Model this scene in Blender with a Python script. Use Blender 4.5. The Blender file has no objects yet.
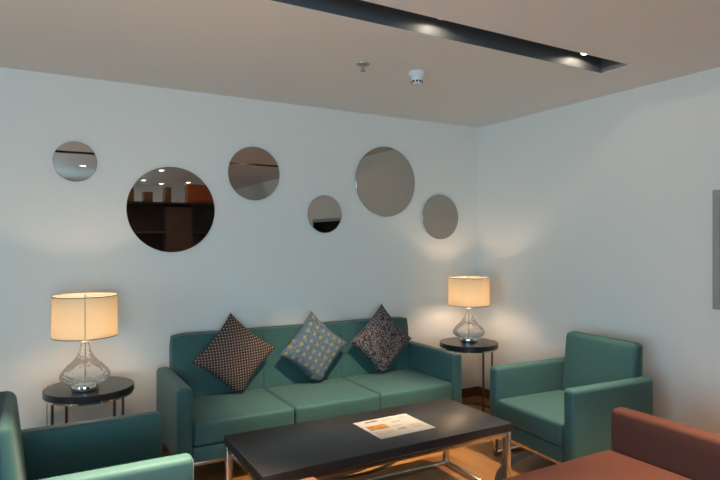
import bpy, bmesh, math, random
from mathutils import Vector, Matrix
PI = math.pi
random.seed(4)
S = bpy.context.scene
C = S.collection

# ------------------------------------------------------------------ helpers
def obj(name, bm, mat, parent=None, smooth=True):
    me = bpy.data.meshes.new(name)
    bmesh.ops.recalc_face_normals(bm, faces=bm.faces[:])
    bm.to_mesh(me); bm.free()
    for m in (mat if isinstance(mat, (list, tuple)) else [mat]):
        me.materials.append(m)
    if smooth:
        me.polygons.foreach_set('use_smooth', [True] * len(me.polygons))
        me.set_sharp_from_angle(angle=math.radians(38))
    o = bpy.data.objects.new(name, me); C.objects.link(o)
    if parent: o.parent = parent
    return o

def tag(o, label, cat, group=None):
    o['label'] = label; o['category'] = cat
    if group: o['group'] = group
    return o

def thing(name, label, cat, loc=(0, 0, 0), rotz=0, group=None):
    o = bpy.data.objects.new(name, None); C.objects.link(o)
    o.empty_display_size = 0.1
    o.location = loc; o.rotation_euler = (0, 0, rotz)
    return tag(o, label, cat, group)

def struct(name, bm, mat, parent=None, smooth=False):
    o = obj(name, bm, mat, parent, smooth)
    if not parent: o['kind'] = 'structure'
    return o

def dup(root, loc, rotz, label, group=None):
    r = root.copy(); C.objects.link(r); r.location = loc; r.rotation_euler = (0, 0, rotz)
    r['label'] = label
    if group: r['group'] = group
    for ch in list(root.children):
        c = ch.copy(); C.objects.link(c); c.parent = r
        for g in list(ch.children):
            d = g.copy(); C.objects.link(d); d.parent = c
    return r

def B(): return bmesh.new()

def box(bm, lo, hi, mi=0):
    x0, y0, z0 = lo; x1, y1, z1 = hi
    v = [bm.verts.new(p) for p in ((x0,y0,z0),(x1,y0,z0),(x1,y1,z0),(x0,y1,z0),(x0,y0,z1),(x1,y0,z1),(x1,y1,z1),(x0,y1,z1))]
    for f in ((0,3,2,1),(4,5,6,7),(0,1,5,4),(1,2,6,5),(2,3,7,6),(3,0,4,7)):
        bm.faces.new([v[i] for i in f]).material_index = mi
    return bm

def rbox(bm, lo, hi, r=0.02, seg=4, inner=6, dome=0.0, front=0.0, warp=None):
    """box with rounded edges; dome raises the middle of the top; front bulges the -y face; warp(p) moves points"""
    lo = Vector(lo); hi = Vector(hi); c = (lo + hi) / 2; h = (hi - lo) / 2
    r = min(r, min(h) * 0.98)
    ax = []
    for a in range(3):
        e = [-h[a] + r * (1 - math.cos(PI / 2 * k / seg)) for k in range(seg)]   # denser near the edge
        mid = [-(h[a] - r) + 2 * (h[a] - r) * k / inner for k in range(inner + 1)]
        ax.append(e + mid + [-x for x in reversed(e)])
    n = [len(a) for a in ax]
    vs = {}
    def vert(i, j, k):
        key = (i, j, k)
        if key not in vs:
            p = Vector((ax[0][i], ax[1][j], ax[2][k]))
            q = Vector([max(-(h[a] - r), min(h[a] - r, p[a])) for a in range(3)])
            d = p - q
            if d.length > 1e-9: p = q + d.normalized() * r
            u, v = p.x / h.x, p.y / h.y; w = p.z / h.z
            if dome and p.z > 0: p.z += dome * (1 - u * u) * (1 - v * v) * min(1, w * 1.2)
            if front and p.y < 0: p.y -= front * (1 - u ** 4) * (1 - w * w) * min(1, -v * 1.05)
            p = p + c
            if warp: p = warp(p)
            vs[key] = bm.verts.new(p)
        return vs[key]
    def quad(a, b, c_, d): bm.faces.new((a, b, c_, d))
    for i in range(n[0] - 1):
        for j in range(n[1] - 1):
            for k in (0, n[2] - 1):
                quad(vert(i,j,k), vert(i+1,j,k), vert(i+1,j+1,k), vert(i,j+1,k))
    for i in range(n[0] - 1):
        for k in range(n[2] - 1):
            for j in (0, n[1] - 1):
                quad(vert(i,j,k), vert(i+1,j,k), vert(i+1,j,k+1), vert(i,j,k+1))
    for j in range(n[1] - 1):
        for k in range(n[2] - 1):
            for i in (0, n[0] - 1):
                quad(vert(i,j,k), vert(i,j+1,k), vert(i,j+1,k+1), vert(i,j,k+1))
    return bm

def bar(bm, lo, hi, r=0.003):
    return rbox(bm, lo, hi, r, 2, 1)

def lathe(bm, prof, seg=48, at=(0, 0, 0), closed=True, mi=0):
    rings = []
    for r, z in prof:
        if r < 1e-6:
            rings.append([bm.verts.new((at[0], at[1], at[2] + z))])
        else:
            rings.append([bm.verts.new((at[0] + r * math.cos(2*PI*k/seg), at[1] + r * math.sin(2*PI*k/seg), at[2] + z)) for k in range(seg)])
    for a, b in zip(rings, rings[1:]):
        for k in range(seg):
            l = (k + 1) % seg
            if len(a) == 1 and len(b) == 1: continue
            if len(a) == 1: f = (a[0], b[l], b[k])
            elif len(b) == 1: f = (a[k], a[l], b[0])
            else: f = (a[k], a[l], b[l], b[k])
            bm.faces.new(f).material_index = mi
    return bm

def tube(bm, pts, r, seg=8):
    pts = [Vector(p) for p in pts]; rings = []
    for i, p in enumerate(pts):
        t = (pts[min(i+1, len(pts)-1)] - pts[max(i-1, 0)]).normalized()
        up = Vector((0,0,1)) if abs(t.z) < 0.9 else Vector((1,0,0))
        a = t.cross(up).normalized(); b = t.cross(a)
        rings.append([bm.verts.new(p + r*(math.cos(2*PI*k/seg)*a + math.sin(2*PI*k/seg)*b)) for k in range(seg)])
    for a, b in zip(rings, rings[1:]):
        for k in range(seg):
            bm.faces.new((a[k], a[(k+1) % seg], b[(k+1) % seg], b[k]))
    bm.faces.new(rings[0]); bm.faces.new(rings[-1])
    return bm

# ---------------------------------------------------------------- materials
def lin(r, g, b):
    f = lambda c: c/12.92 if c <= 0.04045 else ((c+0.055)/1.055)**2.4
    return (f(r/255), f(g/255), f(b/255), 1)

def mat(name, col, rough=0.6, metal=0.0, spec=0.5, bump=None, sheen=0.0, vary=0.0, vscale=6.0):
    m = bpy.data.materials.new(name); m.use_nodes = True
    nt = m.node_tree; p = nt.nodes['Principled BSDF']
    p.inputs['Base Color'].default_value = col
    p.inputs['Roughness'].default_value = rough
    p.inputs['Metallic'].default_value = metal
    p.inputs['Specular IOR Level'].default_value = spec
    if sheen:
        p.inputs['Sheen Weight'].default_value = sheen
        p.inputs['Sheen Roughness'].default_value = 0.5
    tc = nt.nodes.new('ShaderNodeTexCoord')
    if bump:
        sc, st = bump
        n = nt.nodes.new('ShaderNodeTexNoise'); n.inputs['Scale'].default_value = sc; n.inputs['Detail'].default_value = 4
        b = nt.nodes.new('ShaderNodeBump'); b.inputs['Strength'].default_value = st; b.inputs['Distance'].default_value = 0.002
        nt.links.new(tc.outputs['Object'], n.inputs['Vector'])
        nt.links.new(n.outputs['Fac'], b.inputs['Height']); nt.links.new(b.outputs['Normal'], p.inputs['Normal'])
    if vary:
        n = nt.nodes.new('ShaderNodeTexNoise'); n.inputs['Scale'].default_value = vscale; n.inputs['Detail'].default_value = 5
        mx = nt.nodes.new('ShaderNodeMix'); mx.data_type = 'RGBA'
        mx.inputs['A'].default_value = tuple(c*(1-vary) for c in col[:3]) + (1,)
        mx.inputs['B'].default_value = tuple(min(1, c*(1+vary)) for c in col[:3]) + (1,)
        nt.links.new(tc.outputs['Object'], n.inputs['Vector'])
        nt.links.new(n.outputs['Fac'], mx.inputs['Factor']); nt.links.new(mx.outputs['Result'], p.inputs['Base Color'])
    return m

def emit(name, col, strength):
    m = bpy.data.materials.new(name); m.use_nodes = True
    nt = m.node_tree; nt.nodes.clear()
    e = nt.nodes.new('ShaderNodeEmission'); e.inputs['Color'].default_value = col; e.inputs['Strength'].default_value = strength
    o = nt.nodes.new('ShaderNodeOutputMaterial'); nt.links.new(e.outputs[0], o.inputs[0])
    return m

class N:      # tiny node-graph builder
    def __init__(s, m): s.nt = m.node_tree
    def math(s, op, a, b=None, c=None):
        n = s.nt.nodes.new('ShaderNodeMath'); n.operation = op
        for i, v in enumerate((a, b, c)):
            if v is None: continue
            if isinstance(v, (int, float)): n.inputs[i].default_value = v
            else: s.nt.links.new(v, n.inputs[i])
        return n.outputs[0]
    def mix(s, f, a, b):
        n = s.nt.nodes.new('ShaderNodeMix'); n.data_type = 'RGBA'
        for k, v in (('Factor', f), ('A', a), ('B', b)):
            if isinstance(v, (tuple, float, int)): n.inputs[k].default_value = v
            else: s.nt.links.new(v, n.inputs[k])
        return n.outputs['Result']
    def xyz(s, out='Object'):
        t = s.nt.nodes.new('ShaderNodeTexCoord'); x = s.nt.nodes.new('ShaderNodeSeparateXYZ')
        s.nt.links.new(t.outputs[out], x.inputs[0]); return x.outputs[0], x.outputs[1], x.outputs[2], t.outputs[out]
    def noise(s, vec, scale, detail=3):
        n = s.nt.nodes.new('ShaderNodeTexNoise'); n.inputs['Scale'].default_value = scale; n.inputs['Detail'].default_value = detail
        s.nt.links.new(vec, n.inputs['Vector']); return n.outputs['Fac']
    def step(s, v, lo, hi):
        n = s.nt.nodes.new('ShaderNodeMapRange'); n.interpolation_type = 'SMOOTHSTEP'
        n.inputs['From Min'].default_value = lo; n.inputs['From Max'].default_value = hi
        s.nt.links.new(v, n.inputs['Value']); return n.outputs[0]

M = {}
M['wall'] = mat('wall_paint', (0.83, 0.82, 0.78, 1), 0.85, spec=0.25, bump=(180, 0.05))
M['ceiling'] = mat('ceiling_paint', (0.76, 0.775, 0.765, 1), 0.9, spec=0.2)
M['trough'] = mat('trough_paint', (0.085, 0.090, 0.098, 1), 0.55)
M['base'] = mat('baseboard_wood', lin(112, 70, 46), 0.45, vary=0.2, vscale=9)
M['teal'] = mat('teal_fabric', (0.037, 0.106, 0.108, 1), 0.62, spec=0.3, bump=(420, 0.12), sheen=0.12, vary=0.05, vscale=30)
M['brown'] = mat('russet_fabric', (0.115, 0.044, 0.034, 1), 0.8, spec=0.12, bump=(420, 0.12), sheen=0.0, vary=0.06, vscale=14)
M['chrome'] = mat('brushed_chrome', (0.62, 0.60, 0.58, 1), 0.22, 1.0)
M['polish'] = mat('polished_chrome', (0.72, 0.73, 0.75, 1), 0.08, 1.0)
M['legmetal'] = mat('dark_bronze_metal', (0.17, 0.13, 0.115, 1), 0.3, 1.0)
M['black'] = mat('espresso_veneer', (0.022, 0.020, 0.021, 1), 0.36, spec=0.55, vary=0.15, vscale=12)
bp_ = M['black'].node_tree.nodes['Principled BSDF']
bp_.inputs['Roughness'].default_value = 0.3
M['mirror'] = mat('bronze_mirror', (0.44, 0.385, 0.34, 1), 0.012, 1.0)
M['white'] = mat('white_plastic', (0.75, 0.77, 0.78, 1), 0.45)
M['dark'] = mat('dark_plastic', (0.02, 0.02, 0.022, 1), 0.4)
M['grey'] = mat('grey_plastic', (0.36, 0.36, 0.35, 1), 0.5)
M['screen'] = mat('screen_glass', (0.008, 0.008, 0.01, 1), 0.08, spec=0.6)
M['paper'] = mat('newsprint', lin(178, 172, 169), 0.8, vary=0.03, vscale=20)
M['ink'] = mat('brown_ink', lin(84, 50, 48), 0.8)
M['greyink'] = mat('grey_ink', lin(128, 112, 108), 0.8)
M['pinkink'] = mat('pink_ink', lin(150, 112, 104), 0.8)
M['wenge'] = mat('dark_cabinet_wood', (0.040, 0.026, 0.022, 1), 0.4, vary=0.25, vscale=5)
M['wenge2'] = mat('brown_cabinet_wood', (0.085, 0.046, 0.036, 1), 0.4, vary=0.25, vscale=5)
M['orange'] = mat('orange_veneer', lin(190, 92, 40), 0.4, vary=0.25, vscale=8)
M['tan'] = mat('tan_veneer', lin(150, 98, 58), 0.5, vary=0.25, vscale=8)
M['brass'] = mat('sprinkler_metal', (0.45, 0.43, 0.40, 1), 0.3, 1.0)
M['frame'] = mat('window_frame_metal', (0.25, 0.26, 0.27, 1), 0.4, 0.6)
M['cord'] = mat('clear_grey_cord', (0.35, 0.34, 0.33, 1), 0.5)
M['bulb'] = emit('bulb_glow', (1.0, 0.70, 0.47, 1), 88)
M['spot'] = emit('downlight_glow', (1.0, 0.84, 0.62, 1), 30)

def glass(name, tint, ior=1.45, bump=None, base=0.0, milk=0.0):
    m = bpy.data.materials.new(name); m.use_nodes = True; nt = m.node_tree; nt.nodes.clear()
    tr = nt.nodes.new('ShaderNodeBsdfTransparent'); tr.inputs[0].default_value = tint
    gl = nt.nodes.new('ShaderNodeBsdfGlossy'); gl.inputs['Roughness'].default_value = 0.06
    fr = nt.nodes.new('ShaderNodeFresnel'); fr.inputs['IOR'].default_value = ior
    mx = nt.nodes.new('ShaderNodeMixShader'); o = nt.nodes.new('ShaderNodeOutputMaterial')
    if bump:
        tc = nt.nodes.new('ShaderNodeTexCoord'); v = nt.nodes.new('ShaderNodeTexVoronoi')
        v.inputs['Scale'].default_value = bump[0]
        b = nt.nodes.new('ShaderNodeBump'); b.inputs['Strength'].default_value = bump[1]; b.inputs['Distance'].default_value = 0.01
        nt.links.new(tc.outputs['Object'], v.inputs['Vector']); nt.links.new(v.outputs['Distance'], b.inputs['Height'])
        nt.links.new(b.outputs['Normal'], gl.inputs['Normal']); nt.links.new(b.outputs['Normal'], fr.inputs['Normal'])
    fac = fr.outputs[0]
    if base:
        a = nt.nodes.new('ShaderNodeMath'); a.operation = 'ADD'; a.use_clamp = True; a.inputs[1].default_value = base
        nt.links.new(fac, a.inputs[0]); fac = a.outputs[0]
    nt.links.new(fac, mx.inputs[0]); nt.links.new(tr.outputs[0], mx.inputs[1]); nt.links.new(gl.outputs[0], mx.inputs[2])
    out = mx.outputs[0]
    if milk:
        df = nt.nodes.new('ShaderNodeBsdfTranslucent'); df.inputs[0].default_value = (0.9, 0.9, 0.88, 1)
        m2 = nt.nodes.new('ShaderNodeMixShader'); m2.inputs[0].default_value = milk
        dd = nt.nodes.new('ShaderNodeBsdfDiffuse'); dd.inputs[0].default_value = (0.9, 0.9, 0.88, 1)
        m3 = nt.nodes.new('ShaderNodeMixShader'); nt.links.new(df.outputs[0], m3.inputs[1]); nt.links.new(dd.outputs[0], m3.inputs[2])
        nt.links.new(out, m2.inputs[1]); nt.links.new(m3.outputs[0], m2.inputs[2]); out = m2.outputs[0]
    nt.links.new(out, o.inputs[0])
    return m
M['pane'] = glass('window_glass', (0.97, 0.98, 0.98, 1))
M['glass'] = glass('dimpled_glass', (0.99, 0.985, 0.98, 1), 1.25, (34, 0.3), 0.0, 0.22)

def shade_mat():
    m = bpy.data.materials.new('cream_shade_fabric'); m.use_nodes = True; nt = m.node_tree; nt.nodes.clear()
    d = nt.nodes.new('ShaderNodeBsdfDiffuse'); d.inputs[0].default_value = (0.80, 0.74, 0.60, 1)
    t = nt.nodes.new('ShaderNodeBsdfTranslucent'); t.inputs[0].default_value = (0.68, 0.60, 0.45, 1)
    x = nt.nodes.new('ShaderNodeMixShader'); x.inputs[0].default_value = 0.5
    o = nt.nodes.new('ShaderNodeOutputMaterial')
    nt.links.new(d.outputs[0], x.inputs[1]); nt.links.new(t.outputs[0], x.inputs[2]); nt.links.new(x.outputs[0], o.inputs[0])
    return m
M['shade'] = shade_mat()
M['seam'] = mat('cream_seam_tape', lin(190, 172, 138), 0.7)
M['rim'] = mat('grey_shade_trim', lin(120, 112, 100), 0.6)

def floor_mat():
    m = mat('wood_floor', (0.4, 0.2, 0.09, 1), 0.34, spec=0.45); n = N(m); nt = m.node_tree
    p = nt.nodes['Principled BSDF']
    x, y, z, vec = n.xyz('Object')
    # planks along y
    col = n.math('FLOOR', n.math('DIVIDE', x, 0.125))
    yo = n.math('ADD', y, n.math('MULTIPLY', n.math('FRACT', n.math('MULTIPLY', col, 0.377)), 1.3))
    row = n.math('FLOOR', n.math('DIVIDE', yo, 1.3))
    rnd = n.math('FRACT', n.math('MULTIPLY', n.math('SINE', n.math('ADD', n.math('MULTIPLY', col, 12.99), n.math('MULTIPLY', row, 78.23))), 43758.5))
    fx = n.math('FRACT', n.math('DIVIDE', x, 0.125))
    seam = n.math('LESS_THAN', fx, 0.025)
    seam2 = n.math('LESS_THAN', n.math('FRACT', n.math('DIVIDE', yo, 1.3)), 0.003)
    mp = nt.nodes.new('ShaderNodeMapping'); mp.inputs['Scale'].default_value = (22, 1.6, 1)
    nt.links.new(vec, mp.inputs['Vector'])
    gr = n.noise(mp.outputs[0], 3.0, 6)
    c1 = n.mix(gr, lin(134, 88, 46), lin(186, 134, 78))
    c2 = n.mix(n.math('MULTIPLY', rnd, 0.45), c1, lin(135, 80, 42))
    c3 = n.mix(n.math('MULTIPLY', n.math('MAXIMUM', seam, seam2), 0.6), c2, lin(80, 46, 24))
    # dark inlaid hoops
    tot = None
    for cx, cy, r, w in ((3.07, 2.10, 0.785, 0.030), (1.72, 3.74, 0.53, 0.016), (1.82, 3.72, 0.56, 0.022), (3.05, 3.85, 0.51, 0.014)):
        d = n.math('SQRT', n.math('ADD', n.math('POWER', n.math('SUBTRACT', x, cx), 2), n.math('POWER', n.math('SUBTRACT', y, cy), 2)))
        s = n.math('LESS_THAN', n.math('ABSOLUTE', n.math('SUBTRACT', d, r)), w)
        tot = s if tot is None else n.math('MAXIMUM', tot, s)
    c4 = n.mix(tot, c3, (0.012, 0.010, 0.009, 1))
    nt.links.new(c4, p.inputs['Base Color'])
    return m
M['floor'] = floor_mat()

def dots_mat():
    m = mat('dotted_cushion_fabric', (0.06, 0.045, 0.045, 1), 0.85, spec=0.15); n = N(m); nt = m.node_tree
    x, y, z, vec = n.xyz()
    k = 0.019
    # staggered rows
    a = n.math('DIVIDE', n.math('ADD', x, y), k * 1.414); b = n.math('DIVIDE', n.math('SUBTRACT', x, y), k * 1.414)
    da = n.math('SUBTRACT', n.math('FRACT', a), 0.5); db = n.math('SUBTRACT', n.math('FRACT', b), 0.5)
    d = n.math('SQRT', n.math('ADD', n.math('POWER', da, 2), n.math('POWER', db, 2)))
    f = n.math('SUBTRACT', 1.0, n.step(d, 0.12, 0.23))
    nt.links.new(n.mix(f, lin(74, 58, 56), lin(190, 174, 160)), nt.nodes['Principled BSDF'].inputs['Base Color'])
    return m
def floral_mat():
    m = mat('blue_yellow_cushion_fabric', (0.1, 0.2, 0.2, 1), 0.85, spec=0.15); n = N(m); nt = m.node_tree
    x, y, z, vec = n.xyz()
    kx, ky = 0.056, 0.056
    ca, sa = math.cos(0.15), math.sin(0.15)
    xr = n.math('ADD', n.math('MULTIPLY', x, ca), n.math('MULTIPLY', y, sa)); yr = n.math('SUBTRACT', n.math('MULTIPLY', y, ca), n.math('MULTIPLY', x, sa))
    fx = n.math('MULTIPLY', n.math('SUBTRACT', n.math('FRACT', n.math('DIVIDE', xr, kx)), 0.5), kx)
    fy = n.math('MULTIPLY', n.math('SUBTRACT', n.math('FRACT', n.math('DIVIDE', yr, ky)), 0.5), ky)
    d = n.math('SQRT', n.math('ADD', n.math('POWER', n.math('MULTIPLY', fx, 1.0), 2), n.math('POWER', n.math('MULTIPLY', fy, 1.15), 2)))
    ang = n.math('ARCTAN2', fy, fx)
    rr = n.math('ADD', 0.0145, n.math('MULTIPLY', n.math('COSINE', n.math('MULTIPLY', ang, 5)), 0.0045))
    leaf = n.math('LESS_THAN', n.math('SUBTRACT', d, rr), 0.0)
    core = n.math('LESS_THAN', d, 0.0065)
    fine = n.step(n.noise(vec, 130, 2), 0.45, 0.6)
    c = n.mix(fine, lin(66, 84, 108), lin(98, 118, 134))
    c = n.mix(leaf, c, lin(128, 124, 84)); c = n.mix(core, c, lin(160, 126, 66))
    nt.links.new(c, nt.nodes['Principled BSDF'].inputs['Base Color'])
    return m
def scale_mat():
    m = mat('speckled_cushion_fabric', (0.1, 0.09, 0.09, 1), 0.85, spec=0.15); n = N(m); nt = m.node_tree
    x, y, z, vec = n.xyz()
    v = nt.nodes.new('ShaderNodeTexVoronoi'); v.inputs['Scale'].default_value = 85; v.inputs['Randomness'].default_value = 0.7
    nt.links.new(vec, v.inputs['Vector'])
    f = n.step(v.outputs['Distance'], 0.25, 0.6)
    tint = n.mix(n.step(n.noise(vec, 60, 2), 0.4, 0.6), lin(140, 124, 116), lin(128, 132, 146))
    nt.links.new(n.mix(f, tint, lin(52, 45, 46)), nt.nodes['Principled BSDF'].inputs['Base Color'])
    return m
M['dots'], M['floral'], M['scales'] = dots_mat(), floral_mat(), scale_mat()

# ------------------------------------------------------------------ setting
WY, WX, H = 4.22, 3.725, 2.585
LX, RY = -3.2, -3.5
T = 0.12
box_ = lambda *a: box(B(), *a)
struct('floor', box_((LX-T, RY-T, -0.1), (WX+T, WY+T, 0)), M['floor'])
struct('wall_back', box_((LX-T, WY, 0), (WX+T, WY+T, H+0.3)), M['wall'])
struct('wall_right', box_((WX, RY-T, 0), (WX+T, WY, H+0.3)), M['wall'])
fx0, fx1, fz1 = -1.9, 1.1, 2.05
b = B()
box(b, (LX-T, RY-T, 0), (fx0, RY, H+0.3)); box(b, (fx1, RY-T, 0), (WX, RY, H+0.3))
box(b, (fx0, RY-T, 0), (fx1, RY, 0.35)); box(b, (fx0, RY-T, fz1), (fx1, RY, H+0.3))
struct('wall_front', b, M['wall'])
b = B()
for x in (fx0, (fx0+fx1)/2-0.03, fx1-0.06): box(b, (x, RY-0.09, 0.35), (x+0.06, RY-0.03, fz1))
box(b, (fx0, RY-0.09, 0.35), (fx1, RY-0.03, 0.41)); box(b, (fx0, RY-0.09, fz1-0.06), (fx1, RY-0.03, fz1))
w2 = struct('window_2', b, M['frame'])
struct('pane', box_((fx0+0.03, RY-0.065, 0.38), (fx1-0.03, RY-0.057, fz1-0.03)), M['pane'], w2)
# left wall with one wide window opening
wy0, wy1, wz0, wz1 = -2.6, 1.2, 0.35, 2.35
b = B()
box(b, (LX-T, RY, 0), (LX, wy0, H+0.3)); box(b, (LX-T, wy1, 0), (LX, WY, H+0.3))
box(b, (LX-T, wy0, 0), (LX, wy1, wz0)); box(b, (LX-T, wy0, wz1), (LX, wy1, H+0.3))
struct('wall_left', b, M['wall'])
b = B()
for y in (wy0, (wy0*2+wy1)/3, (wy0+wy1*2)/3, wy1 - 0.06): box(b, (LX-0.09, y, wz0), (LX-0.03, y+0.06, wz1))
box(b, (LX-0.09, wy0, wz0), (LX-0.03, wy1, wz0+0.06)); box(b, (LX-0.09, wy0, wz1-0.06), (LX-0.03, wy1, wz1))
w1 = struct('window_1', b, M['frame'])
struct('pane', box_((LX-0.065, wy0+0.03, wz0+0.03), (LX-0.057, wy1-0.03, wz1-0.03)), M['pane'], w1)
# ceiling with two slot openings
TX0, TX1 = -0.9, 3.2
slots = ((2.234, 2.441), (0.42, 0.63))
b = B(); zt = H + 0.3
ys = [RY] + [v for s in sorted(slots) for v in s] + [WY]
for i in range(0, len(ys), 2): box(b, (LX, ys[i], H), (WX, ys[i+1], zt))
for s in slots:
    box(b, (LX, s[0], H), (TX0, s[1], zt)); box(b, (TX1, s[0], H), (WX, s[1], zt))
struct('ceiling', b, M['ceiling'])
TD = 0.10
for i, s in enumerate(slots):
    b = B(); e = 0.004
    box(b, (TX0, s[0], H+TD), (TX1, s[1], H+TD+0.02))
    box(b, (TX0, s[1]-e, H+0.002), (TX1, s[1], H+TD)); box(b, (TX0, s[0], H+0.002), (TX1, s[0]+e, H+TD))
    box(b, (TX1-e, s[0]+e, H+0.002), (TX1, s[1]-e, H+TD)); box(b, (TX0, s[0]+e, H+0.002), (TX0+e, s[1]-e, H+TD))
    struct('trim_%d' % (i+1), b, M['trough'])
b = B(); box(b, (LX, WY-0.014, 0), (WX, WY, 0.085)); struct('baseboard_back', b, M['base'])
b = B(); box(b, (WX-0.014, RY, 0), (WX, WY-0.014, 0.085)); struct('baseboard_right', b, M['base'])

# ------------------------------------------------------------------ lights
def light(name, kind, loc, energy, col, parent=None, **k):
    l = bpy.data.lights.new(name, kind); l.energy = energy; l.color = col
    for a, v in k.items(): setattr(l, a, v)
    o = bpy.data.objects.new(name, l); C.objects.link(o); o.location = loc
    if parent: o.parent = parent
    return o
d = light('daylight', 'AREA', (LX-0.2, (wy0+wy1)/2, (wz0+wz1)/2), 150, (0.47, 0.80, 1.0), shape='RECTANGLE', size=wz1-wz0, size_y=wy1-wy0)
d.rotation_euler = (0, -PI/2, 0)
d = light('daylight', 'AREA', ((fx0+fx1)/2, RY-0.2, (wz0+fz1)/2), 215, (0.47, 0.80, 1.0), shape='RECTANGLE', size=fx1-fx0, size_y=fz1-wz0)
d.rotation_euler = (PI/2, 0, 0)

def spot_down(x, y, label, energy, cone, tilt=(0, 0), group='downlights in the ceiling slots'):
    t = thing('downlight', label, 'light', (x, y, H), 0, group)
    z0 = TD - 0.030
    b = lathe(B(), [(0.0, TD-0.0005), (0.036, TD-0.0005), (0.036, z0), (0.030, z0), (0.030, z0+0.012), (0.0, z0+0.012)], 28)
    obj('housing', b, M['grey'], t)
    obj('lens', lathe(B(), [(0.0, z0+0.002), (0.0285, z0+0.002), (0.0285, z0+0.010), (0.0, z0+0.010)], 28), M['spot'], t)
    l = light('downlight_beam', 'SPOT', (0, 0, z0-0.004), energy, (1.0, 0.78, 0.50), t, spot_size=math.radians(cone), spot_blend=0.9, shadow_soft_size=0.025)
    l.rotation_euler = (math.radians(tilt[0]), math.radians(tilt[1]), 0)     # adjustable lamp, aimed a little
    light('downlight_spill', 'SPOT', (0, 0, z0-0.003), 1.1, (1.0, 0.86, 0.66), t, spot_size=math.radians(167), spot_blend=0.12, shadow_soft_size=0.008)
    return t
spot_down(2.96, 2.366, 'small recessed downlight near the right end of the long dark ceiling slot', 270, 50, (7, 5))
spot_down(1.84, 2.350, 'recessed downlight in the long ceiling slot, above the coffee table', 440, 46, (26, 0))
spot_down(0.70, 2.350, 'recessed downlight in the long ceiling slot, straight above the left armchair', 1000, 46, (-8, 9))
for x in (-0.2, 1.2, 2.62): spot_down(x, 0.53, 'small recessed downlight in the ceiling slot above the camera, out of the picture', 580, 52, (17, 0))

# --------------------------------------------------------- upholstered seats
ARM, SEAT, BASE = 0.62, 0.408, 0.168
LEAN = 0.026
def seating(root, W, D, n, fab, back=True, aw=0.085, bt=0.115, dome=0.008, mixed=0.026, bh=0.838, lean_=0.026, br=None):
    """front edge along local y=0, facing -y, centred on x"""
    h = W/2
    for s in (-1, 1):
        x0, x1 = (-h, -h+aw) if s < 0 else (h-aw, h)
        obj('arm', rbox(B(), (x0, 0, BASE), (x1, D-0.015, ARM), mixed, 5, 6), fab, root)
    iw = W - 2*aw; yb = D - bt if back else D - 0.02
    obj('base_panel', rbox(B(), (-iw/2+0.001, 0.004, BASE), (iw/2-0.001, yb, 0.258), 0.008, 2, 2), fab, root)
    cw = iw/n
    for i in range(n):
        obj('seat_cushion', rbox(B(), (-iw/2+cw*i+0.0025, -0.002, 0.262), (-iw/2+cw*(i+1)-0.0025, yb-0.002, SEAT), 0.022, 4, 8, dome, 0.006), fab, root)
    if back:
        def lean(p):
            k = max(0, (p.z - SEAT)/0.43); p.y += lean_*k*(1 if p.y < yb+bt*0.5 else 0.25); return p
        for i in range(n):
            x0 = -iw/2+cw*i+0; x1 = -iw/2+cw*(i+1)
            def corner(p, i=i):
                # the free upper corners of the outer cushions are well rounded
                rc = 0.036
                for sgn, on in ((-1, i == 0), (1, i == n-1)):
                    cx, cz = sgn*(iw/2-rc), bh-rc
                    if on and n > 1 and (p.x-cx)*sgn > 0 and p.z > cz:
                        a, c_ = (p.x-cx)*sgn/rc, (p.z-cz)/rc; l = math.hypot(a, c_); m = max(a, c_)
                        if l > 1e-6: p.x = cx+sgn*rc*a*m/l; p.z = cz+rc*c_*m/l
                return lean(p)
            obj('back_cushion', rbox(B(), (x0+0.0001, yb, BASE+0.01), (x1-0.0001, D, bh), br or 0.006, 5, 8, 0.0, 0.004, corner), fab, root)
    # chrome sled frame
    q = 0.026
    obj('front_rail', bar(B(), (-h+0.02+q, 0.022, BASE-q), (h-0.02-q, 0.022+q, BASE)), M['chrome'], root)
    obj('rear_rail', bar(B(), (-h+0.02+q, D-0.06, BASE-q), (h-0.02-q, D-0.06+q, BASE)), M['chrome'], root)
    for s in (-1, 1):
        x0, x1 = (-h+0.02, -h+0.02+q) if s < 0 else (h-0.02-q, h-0.02)
        obj('floor_rail', bar(B(), (x0, 0.022+q, 0.0), (x1, D-0.06, q)), M['chrome'], root)
        obj('leg', bar(B(), (x0, 0.022, 0), (x1, 0.022+q, BASE)), M['chrome'], root)
        obj('leg', bar(B(), (x0, D-0.06, 0), (x1, D-0.06+q, BASE)), M['chrome'], root)

sofa = thing('sofa', 'long teal three-seat sofa against the back wall, holding three scatter cushions', 'sofa', (1.797, 3.43, 0))
seating(sofa, 2.15, 0.70, 3, M['teal'], aw=0.093)
chair = thing('armchair', 'square teal armchair facing left, standing in front of the right wall', 'armchair', (2.738, 2.64, 0), -PI/2 - math.radians(3.0), 'teal armchairs')
seating(chair, 0.76, 0.73, 1, M['teal'], bt=0.135, bh=0.828, lean_=0.045, br=0.036)
dup(chair, (0.562, 2.715, 0), PI/2, 'square teal armchair facing right, cut by the left edge of the picture')
bench = thing('bench', 'russet brown padded bench with low arms in the foreground, facing the coffee table', 'bench', (1.765, 1.945, 0), PI)
seating(bench, 1.89, 0.74, 2, M['brown'], back=False, dome=0.028, aw=0.095)

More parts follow.
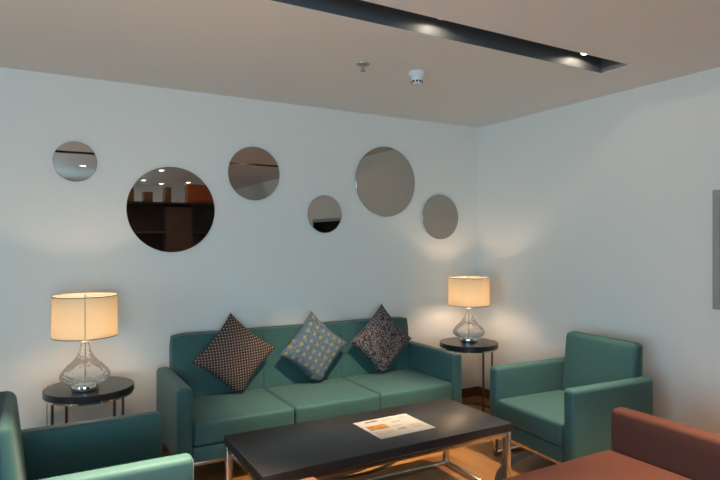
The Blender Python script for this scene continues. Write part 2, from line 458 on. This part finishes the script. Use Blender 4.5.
# -------------------------------------------------------------- coffee table
ct = thing('coffee_table', 'long low black coffee table on a square chrome frame in front of the sofa', 'coffee table', (1.642, 2.735, 0), math.radians(-0.3))
L2, W2, TH = 0.757, 0.305, 0.44
obj('tabletop', rbox(B(), (-L2, -W2, TH-0.048), (L2, W2, TH), 0.0025, 2, 2), M['black'], ct)
q = 0.034; zt_ = TH-0.048
for sx in (-1, 1):
    for sy in (-1, 1):
        x0 = -L2+0.004 if sx < 0 else L2-0.004-q; y0 = -W2+0.004 if sy < 0 else W2-0.004-q
        obj('leg', bar(B(), (x0, y0, 0), (x0+q, y0+q, zt_)), M['chrome'], ct)
for z0 in (zt_-0.028, 0.0):
    nm = 'floor_rail' if z0 == 0 else 'top_rail'
    for sy in (-1, 1):
        y0 = -W2+0.004 if sy < 0 else W2-0.004-q
        obj(nm, bar(B(), (-L2+0.004+q, y0+0.002, z0), (L2-0.004-q, y0+q-0.002, z0+0.028)), M['chrome'], ct)
    for sx in (-1, 1):
        x0 = -L2+0.004 if sx < 0 else L2-0.004-q
        obj(nm, bar(B(), (x0+0.002, -W2+0.004+q, z0), (x0+q-0.002, W2-0.004-q, z0+0.028)), M['chrome'], ct)

# newsletter on the table
PW, PH = 0.366, 0.300
news = thing('newsletter', 'white printed newsletter lying on the black coffee table', 'paper', (1.596, 2.572, TH), math.radians(1.0))
obj('sheet', box(B(), (0, 0, 0.0003), (PW, PH, 0.0022)), M['paper'], news, False)
def mark(name, u0, v0, u1, v1, m):       # v counted from the top edge
    obj(name, box(B(), (u0*PW, PH*(1-v1), 0.0022), (u1*PW, PH*(1-v0), 0.00245)), m, news, False)
b = B()                                   # illegible heading: a row of letter-sized strokes
x = 0.165
while x < 0.40:
    w = random.uniform(0.012, 0.022)
    box(b, (x*PW, PH*0.865, 0.0022), ((x+w)*PW, PH*(0.915+random.uniform(0, 0.02)), 0.00245)); x += w+0.005
obj('heading', b, M['ink'], news, False)
def pic_mat():
    m = mat('printed_photograph', (0.6, 0.35, 0.1, 1), 0.7); n = N(m); x, y, z, vec = n.xyz()
    m.node_tree.links.new(n.mix(n.step(n.noise(vec, 26, 3), 0.35, 0.65), lin(150, 92, 30), lin(178, 128, 66)), m.node_tree.nodes['Principled BSDF'].inputs['Base Color'])
    return m
mark('picture', 0.07, 0.32, 0.405, 0.56, pic_mat())
def lines(name, u0, v0, u1, rows, m, dv=0.045, hgt=0.016):
    b = B()
    for k in range(rows):
        x = u0; v = v0 + dv*k; end = u1 - (random.uniform(0.02, 0.08) if k == rows-1 else 0)
        while x < end:
            w = min(random.uniform(0.015, 0.045), end-x)
            box(b, (x*PW, PH*(1-v-hgt), 0.0022), ((x+w)*PW, PH*(1-v), 0.00240)); x += w+0.010
    obj(name, b, m, news, False)
lines('subheading', 0.55, 0.30, 0.78, 1, M['ink'], hgt=0.03)
lines('text_block', 0.47, 0.10, 0.68, 2, M['pinkink'])
lines('text_block', 0.78, 0.12, 0.93, 3, M['greyink'])
lines('text_block', 0.07, 0.66, 0.38, 4, M['pinkink'])
lines('text_block', 0.47, 0.50, 0.66, 2, M['pinkink'])
lines('text_block', 0.47, 0.66, 0.63, 3, M['ink'], dv=0.035)
lines('text_block', 0.72, 0.60, 0.92, 5, M['pinkink'])

# -------------------------------------------------------------- side tables
TZ, TR = 0.61, 0.2525
LA, LB = (0.286, 3.83), (3.29, 3.85)
st = thing('side_table', 'round dark side table left of the sofa, behind the left armchair', 'side table', (LA[0], LA[1], 0), math.radians(40), 'round side tables with lamps')
obj('tabletop', lathe(B(), [(0, TZ-0.040), (TR-0.003, TZ-0.040), (TR, TZ-0.037), (TR, TZ-0.003), (TR-0.003, TZ), (0, TZ)], 72), M['black'], st)
obj('frame_ring', lathe(B(), [(TR-0.030, TZ-0.052), (TR-0.006, TZ-0.052), (TR-0.006, TZ-0.0402), (TR-0.030, TZ-0.0402), (TR-0.030, TZ-0.052)], 72), M['polish'], st)
for k in range(4):
    a = math.radians(-10 + 90*k); r = TR-0.018
    obj('leg', lathe(B(), [(0, 0.012), (0.0085, 0.012), (0.0085, TZ-0.0525), (0, TZ-0.0525)], 14, (r*math.cos(a), r*math.sin(a), 0)), M['legmetal'], st)
obj('floor_ring', lathe(B(), [(TR-0.028, 0), (TR-0.008, 0), (TR-0.008, 0.0115), (TR-0.028, 0.0115), (TR-0.028, 0)], 72), M['legmetal'], st)
dup(st, (LB[0], LB[1], 0), 0, 'round dark side table in the corner between the sofa and the right armchair')

# -------------------------------------------------------------------- lamps
def table_lamp(loc, label, rot):
    t = thing('table_lamp', label, 'lamp', loc, math.radians(rot), 'glass table lamps')
    obj('base', lathe(B(), [(0, 0.0003), (0.073, 0.0003), (0.075, 0.003), (0.075, 0.038), (0.072, 0.042), (0, 0.042)], 56), M['polish'], t)
    prof = [(0.070, 0.0425), (0.092, 0.046), (0.118, 0.057), (0.134, 0.072), (0.138, 0.088), (0.133, 0.105), (0.119, 0.126), (0.097, 0.150), (0.072, 0.174), (0.051, 0.200), (0.036, 0.228), (0.027, 0.255), (0.022, 0.280)]
    # smooth the profile
    pp = []
    for i in range(len(prof)-1):
        p0, p1, p2, p3 = prof[max(i-1,0)], prof[i], prof[i+1], prof[min(i+2,len(prof)-1)]
        for s in range(3):
            u = s/3; f = lambda k: 0.5*(2*p1[k]+(p2[k]-p0[k])*u+(2*p0[k]-5*p1[k]+4*p2[k]-p3[k])*u*u+(3*p1[k]-p0[k]-3*p2[k]+p3[k])*u**3)
            pp.append((f(0), f(1)))
    pp.append(prof[-1])
    # dimpled glass: ripple the radius in staggered scallops
    bmg = B(); seg = 96; rings = []
    for j, (r, z) in enumerate(pp):
        a = min(1, r/0.10)*0.0020
        rings.append([bmg.verts.new(((r+a*math.cos(16*2*PI*k/seg + (PI if (j//4) % 2 else 0))*abs(math.sin(PI*(j % 4+0.5)/4)))*math.cos(2*PI*k/seg),
                                     (r+a*math.cos(16*2*PI*k/seg + (PI if (j//4) % 2 else 0))*abs(math.sin(PI*(j % 4+0.5)/4)))*math.sin(2*PI*k/seg), z)) for k in range(seg)])
    for p, q_ in zip(rings, rings[1:]):
        for k in range(seg): bmg.faces.new((p[k], p[(k+1) % seg], q_[(k+1) % seg], q_[k]))
    obj('glass_body', bmg, M['glass'], t)
    obj('rod', lathe(B(), [(0, 0.0425), (0.0055, 0.0425), (0.0055, 0.40), (0, 0.40)], 14), M['polish'], t)
    obj('neck', lathe(B(), [(0, 0.2805), (0.022, 0.2805), (0.024, 0.286), (0.017, 0.294), (0.014, 0.324), (0.0, 0.324)], 24), M['polish'], t)
    R, z0, z1 = 0.178, 0.322, 0.563
    sh = obj('lamp_shade', lathe(B(), [(R, z0), (R-0.002, z1), (R-0.004, z1), (R-0.002, z0), (R, z0)], 72), M['shade'], t)
    for z in (z0-0.001, z1-0.004):
        r = R+0.0008
        obj('shade_trim', lathe(B(), [(r-0.004, z), (r, z), (r, z+0.005), (r-0.004, z+0.005), (r-0.004, z)], 72), M['rim'], sh)
    b = B(); a0 = -PI/2
    for k in range(2): pass
    w = 0.0032
    vs = [(math.cos(a0+s*w/R)*(R+rr), math.sin(a0+s*w/R)*(R+rr), z) for s in (-1, 1) for rr in (0.0003, 0.0014) for z in (z0+0.004, z1-0.004)]
    v = [b.verts.new(p) for p in vs]
    for f in ((0,1,3,2),(4,6,7,5),(0,4,5,1),(2,3,7,6),(0,2,6,4),(1,5,7,3)): b.faces.new([v[i] for i in f])
    obj('seam', b, M['seam'], sh)
    b = B()
    for k in range(3):
        a = 2*PI*k/3+0.5; tube(b, [(0.006*math.cos(a), 0.006*math.sin(a), z1-0.012), ((R-0.005)*math.cos(a), (R-0.005)*math.sin(a), z1-0.008)], 0.0022)
    obj('spider', b, M['polish'], t)
    obj('finial', lathe(B(), [(0, z1-0.02), (0.008, z1-0.02), (0.010, z1-0.008), (0.006, z1), (0.008, z1+0.006), (0, z1+0.010)], 16), M['polish'], t)
    obj('bulb', lathe(B(), [(0, 0.455), (0.018, 0.450), (0.029, 0.432), (0.030, 0.415), (0.022, 0.392), (0.014, 0.375), (0.012, 0.340), (0, 0.340)], 24), M['bulb'], t)
    return t
z = TZ+0.0035
tag(obj('lamp_cord', tube(B(), [(0.0665, 3.9695, z), (0.063, 3.972, TZ-0.03), (0.060, 3.975, 0.45), (0.065, 3.99, 0.2), (0.07, 4.05, 0.02), (0.10, 4.12, 0.006)], 0.0028), M['cord']), 'thin pale cord hanging over the edge of the left side table', 'cord')
table_lamp((0.255, 3.735, TZ), 'lit lamp with dimpled glass base on the left side table', -4)
table_lamp((LB[0], LB[1], TZ), 'lit lamp with dimpled glass base on the corner side table', 100)

# ----------------------------------------------------------------- cushions
def cushion(name, label, mt, x, y, zc, side, thick, tilt, roll, yaw=0.0, flat=0.425):
    t = Matrix.Translation((x, y, zc)) @ Matrix.Rotation(yaw, 4, 'Z') @ Matrix.Rotation(math.radians(90) - tilt, 4, 'X') @ Matrix.Rotation(PI/4 + roll, 4, 'Z')
    ti = t.inverted()
    b = B(); n = 30; a = side/2; top = {}; bot = {}
    rng = random.Random(hash(label) % 97 if False else len(label))
    ph = [rng.uniform(0, 6) for _ in range(4)]
    for i in range(n+1):
        for j in range(n+1):
            u = math.sin((2*i/n-1)*PI/2)*0.6+(2*i/n-1)*0.4; v = math.sin((2*j/n-1)*PI/2)*0.6+(2*j/n-1)*0.4
            px = a*u*(1-0.085*(1-v*v)*(abs(u)**2)); py = a*v*(1-0.085*(1-u*u)*(abs(v)**2))
            hgt = thick/2*max(0, (1-u**4)*(1-v**4))**0.62*(1-0.12*abs(u*v))
            hgt *= 1+0.05*math.sin(3*u+ph[0])*math.sin(2.6*v+ph[1])
            for dct, s in ((top, 1), (bot, -1)):
                if s < 0 and (i in (0, n) or j in (0, n)): bot[i, j] = top[i, j]; continue
                p = Vector((px, py, s*hgt)); w = t @ p
                if w.z < flat + 0.05:                     # the lowest corner folds where it meets the seat
                    dz = flat+0.05-w.z; w.z = flat+0.05-0.05*(1-math.exp(-dz/0.035)); w.y -= 0.12*dz; w.x += (w.x-x)*dz*5.0
                dct[i, j] = b.verts.new(ti @ w)
    for i in range(n):
        for j in range(n):
            b.faces.new((top[i,j], top[i+1,j], top[i+1,j+1], top[i,j+1]))
            f = [bot[i,j], bot[i,j+1], bot[i+1,j+1], bot[i+1,j]]
            b.faces.new(f)
    o = obj(name, b, mt); o.matrix_world = t
    return tag(o, label, 'cushion', 'scatter cushions on the sofa')
tl = math.radians(4)
cushion('scatter_cushion', 'dark brown cushion with rows of small pale dots, leftmost on the teal sofa', M['dots'], 1.228, 3.942, 0.684, 0.425, 0.15, tl, math.radians(5), math.radians(-3))
cushion('scatter_cushion', 'blue-grey cushion with small yellow motifs, in the middle of the teal sofa', M['floral'], 1.848, 3.942, 0.672, 0.41, 0.14, tl, math.radians(4))
cushion('scatter_cushion', 'grey-brown speckled cushion at the right arm of the teal sofa', M['scales'], 2.452, 3.942, 0.683, 0.42, 0.14, tl, math.radians(-2))

# ------------------------------------------------------------------ mirrors
for x, z, r, lab in ((0.228, 2.02, 0.132, 'small round tinted mirror, leftmost and highest on the back wall'),
                     (0.849, 1.718, 0.306, 'large round mirror that reflects dark cabinets, above the left end of the sofa'),
                     (1.462, 2.012, 0.206, 'medium round tinted mirror, third from the left, upper row'),
                     (2.066, 1.713, 0.154, 'small round mirror that reflects the black television, above the middle of the sofa'),
                     (2.660, 2.010, 0.305, 'large round plain bronze mirror near the ceiling, right of the middle'),
                     (3.257, 1.713, 0.206, 'medium round tinted mirror nearest the corner, above the right lamp')):
    b = lathe(B(), [(0, 0.0005), (r-0.012, 0.0005), (r-0.012, 0.010), (r-0.001, 0.010), (r, 0.011), (r, 0.0155), (r-0.0015, 0.017), (0, 0.017)], 96)
    o = obj('round_mirror', b, M['mirror'])
    o.location = (x, WY, z); o.rotation_euler = (PI/2, 0, 0)
    tag(o, lab, 'mirror', 'round mirrors on the back wall')

# --------------------------------------------------- television on right wall
tv = thing('mounted_television', 'wide black flat television on the right wall, only its edge in the picture', 'television', (WX, 1.265, 1.07))
obj('body', rbox(B(), (-0.075, -0.722, 0), (-0.0005, 0.722, 0.74), 0.006, 2, 2), M['grey'], tv)
obj('screen', box(B(), (-0.0765, -0.675, 0.045), (-0.0752, 0.675, 0.695)), M['screen'], tv, False)

# -------------------------------------------------------- ceiling fittings
sp = thing('sprinkler', 'small metal fire sprinkler on the ceiling, left of the smoke detector', 'sprinkler', (1.752, 3.035, H))
obj('escutcheon', lathe(B(), [(0, -0.0005), (0.042, -0.0005), (0.040, -0.006), (0.018, -0.012), (0, -0.012)], 32), M['brass'], sp)
b = B(); lathe(b, [(0, -0.0121), (0.009, -0.0121), (0.009, -0.024), (0.004, -0.026), (0.004, -0.038), (0, -0.040)], 16)
obj('nozzle', b, M['brass'], sp)
b = B()
for s in (-1, 1): tube(b, [(s*0.007, 0, -0.022), (s*0.013, 0, -0.032), (s*0.004, 0, -0.044)], 0.002)
obj('frame_arm', b, M['brass'], sp)
obj('deflector', lathe(B(), [(0, -0.0445), (0.017, -0.0445), (0.017, -0.047), (0, -0.047)], 20), M['brass'], sp)
sd = thing('smoke_detector', 'white round smoke detector on the ceiling, right of the sprinkler', 'smoke detector', (2.138, 3.007, H))
obj('mount', lathe(B(), [(0, -0.0005), (0.052, -0.0005), (0.053, -0.004), (0.053, -0.028), (0.048, -0.034), (0, -0.034)], 40), M['white'], sd)
obj('sensor_head', lathe(B(), [(0, -0.0341), (0.042, -0.0341), (0.038, -0.058), (0.031, -0.076), (0.024, -0.082), (0, -0.084)], 40), M['white'], sd)
for k in range(10):
    a = 2*PI*k/10; b = B(); box(b, (-0.007, -0.001, -0.072), (0.007, 0.0022, -0.060))
    for v in b.verts:
        v.co.y -= 0.0362; v.co = Matrix.Rotation(a, 3, 'Z') @ v.co
    obj('vent_slot', b, M['dark'], sd)

# ------------------------------- behind the camera: seen in the largest mirror
bc = thing('bookcase', 'tall dark wood cabinet seen reflected in the largest left mirror', 'cabinet', (2.0, -1.75, 0))
BH = 2.11
obj('back_panel', box(B(), (-1.7, -0.20, 0), (1.7, -0.17, BH)), M['wenge'], bc, False)
for x in (-1.7, -0.95, 0.341, 1.66): obj('upright', box(B(), (x, -0.169, 0), (x+0.04, 0.17, BH)), M['wenge'], bc, False)
obj('door', box(B(), (-0.08, -0.169, 0.1), (0.34, 0.171, BH-0.05)), M['wenge2'], bc, False)
for z in (0.05, 0.55, 1.05, 1.62): 
    for x0, x1 in ((-1.659, -0.951), (-0.909, -0.081), (0.382, 1.659)):
        obj('shelf', box(B(), (x0, -0.169, z), (x1, 0.15, z+0.03)), M['wenge2'], bc, False)
obj('top_panel', box(B(), (-1.72, -0.21, BH), (1.72, 0.19, BH+0.03)), M['wenge'], bc, False)
for x0, x1, h, m, lab in ((2.30, 2.98, 0.33, 'orange', 'orange wooden box on the cabinet, seen in the largest left mirror'),
                          (1.30, 1.42, 0.22, 'tan', 'tan wooden block on the cabinet top, left in the mirror'),
                          (1.58, 1.72, 0.17, 'tan', 'small tan block on the cabinet, second from left in the mirror'),
                          (1.92, 2.02, 0.26, 'tan', 'narrow tan block beside the orange box in the mirror')):
    o = obj('wooden_box', rbox(B(), (x0, -1.90, BH+0.031), (x1, -1.66, BH+0.031+h), 0.004, 2, 1), M[m]); tag(o, lab, 'box', 'wooden boxes on the cabinet')
for x, y in ((0.9, -2.5), (1.7, -2.5), (2.5, -2.5), (1.3, -3.0), (2.1, -3.0), (1.7, -0.8), (0.6, -0.8)):
    t = thing('ceiling_spotlight', 'flush round ceiling spotlight behind the camera, a bright dot in the mirrors', 'light', (x, y, H), 0, 'ceiling spotlights behind the camera')
    obj('trim_ring', lathe(B(), [(0.040, -0.0005), (0.055, -0.0005), (0.055, -0.006), (0.040, -0.006), (0.040, -0.0005)], 28), M['white'], t)
    obj('lens', lathe(B(), [(0, -0.001), (0.0395, -0.001), (0.0395, -0.004), (0, -0.004)], 28), M['spot'], t)
    light('spotlight_beam', 'SPOT', (0, 0, -0.012), 22 if y < -2 else 22, (1.0, 0.82, 0.60), t, spot_size=math.radians(130), spot_blend=0.6, shadow_soft_size=0.04)

# ------------------------------------------------------------- world, camera
w = bpy.data.worlds.new('World'); S.world = w; w.use_nodes = True
bg = w.node_tree.nodes['Background']; bg.inputs[0].default_value = (0.62, 0.80, 1.0, 1); bg.inputs[1].default_value = 1.0
cam = bpy.data.cameras.new('Camera'); co = bpy.data.objects.new('Camera', cam); C.objects.link(co)
cam.sensor_width = 36; cam.lens = 569/720*36; cam.clip_start = 0.05
co.location = (0, 0, 1.5); co.rotation_euler = (PI/2, 0, -math.atan2(569, 998))
S.camera = co
S.view_settings.view_transform = 'Standard'; S.view_settings.look = 'None'
S.view_settings.gamma = 1; S.view_settings.use_curve_mapping = False
S.view_settings.exposure = 0.33
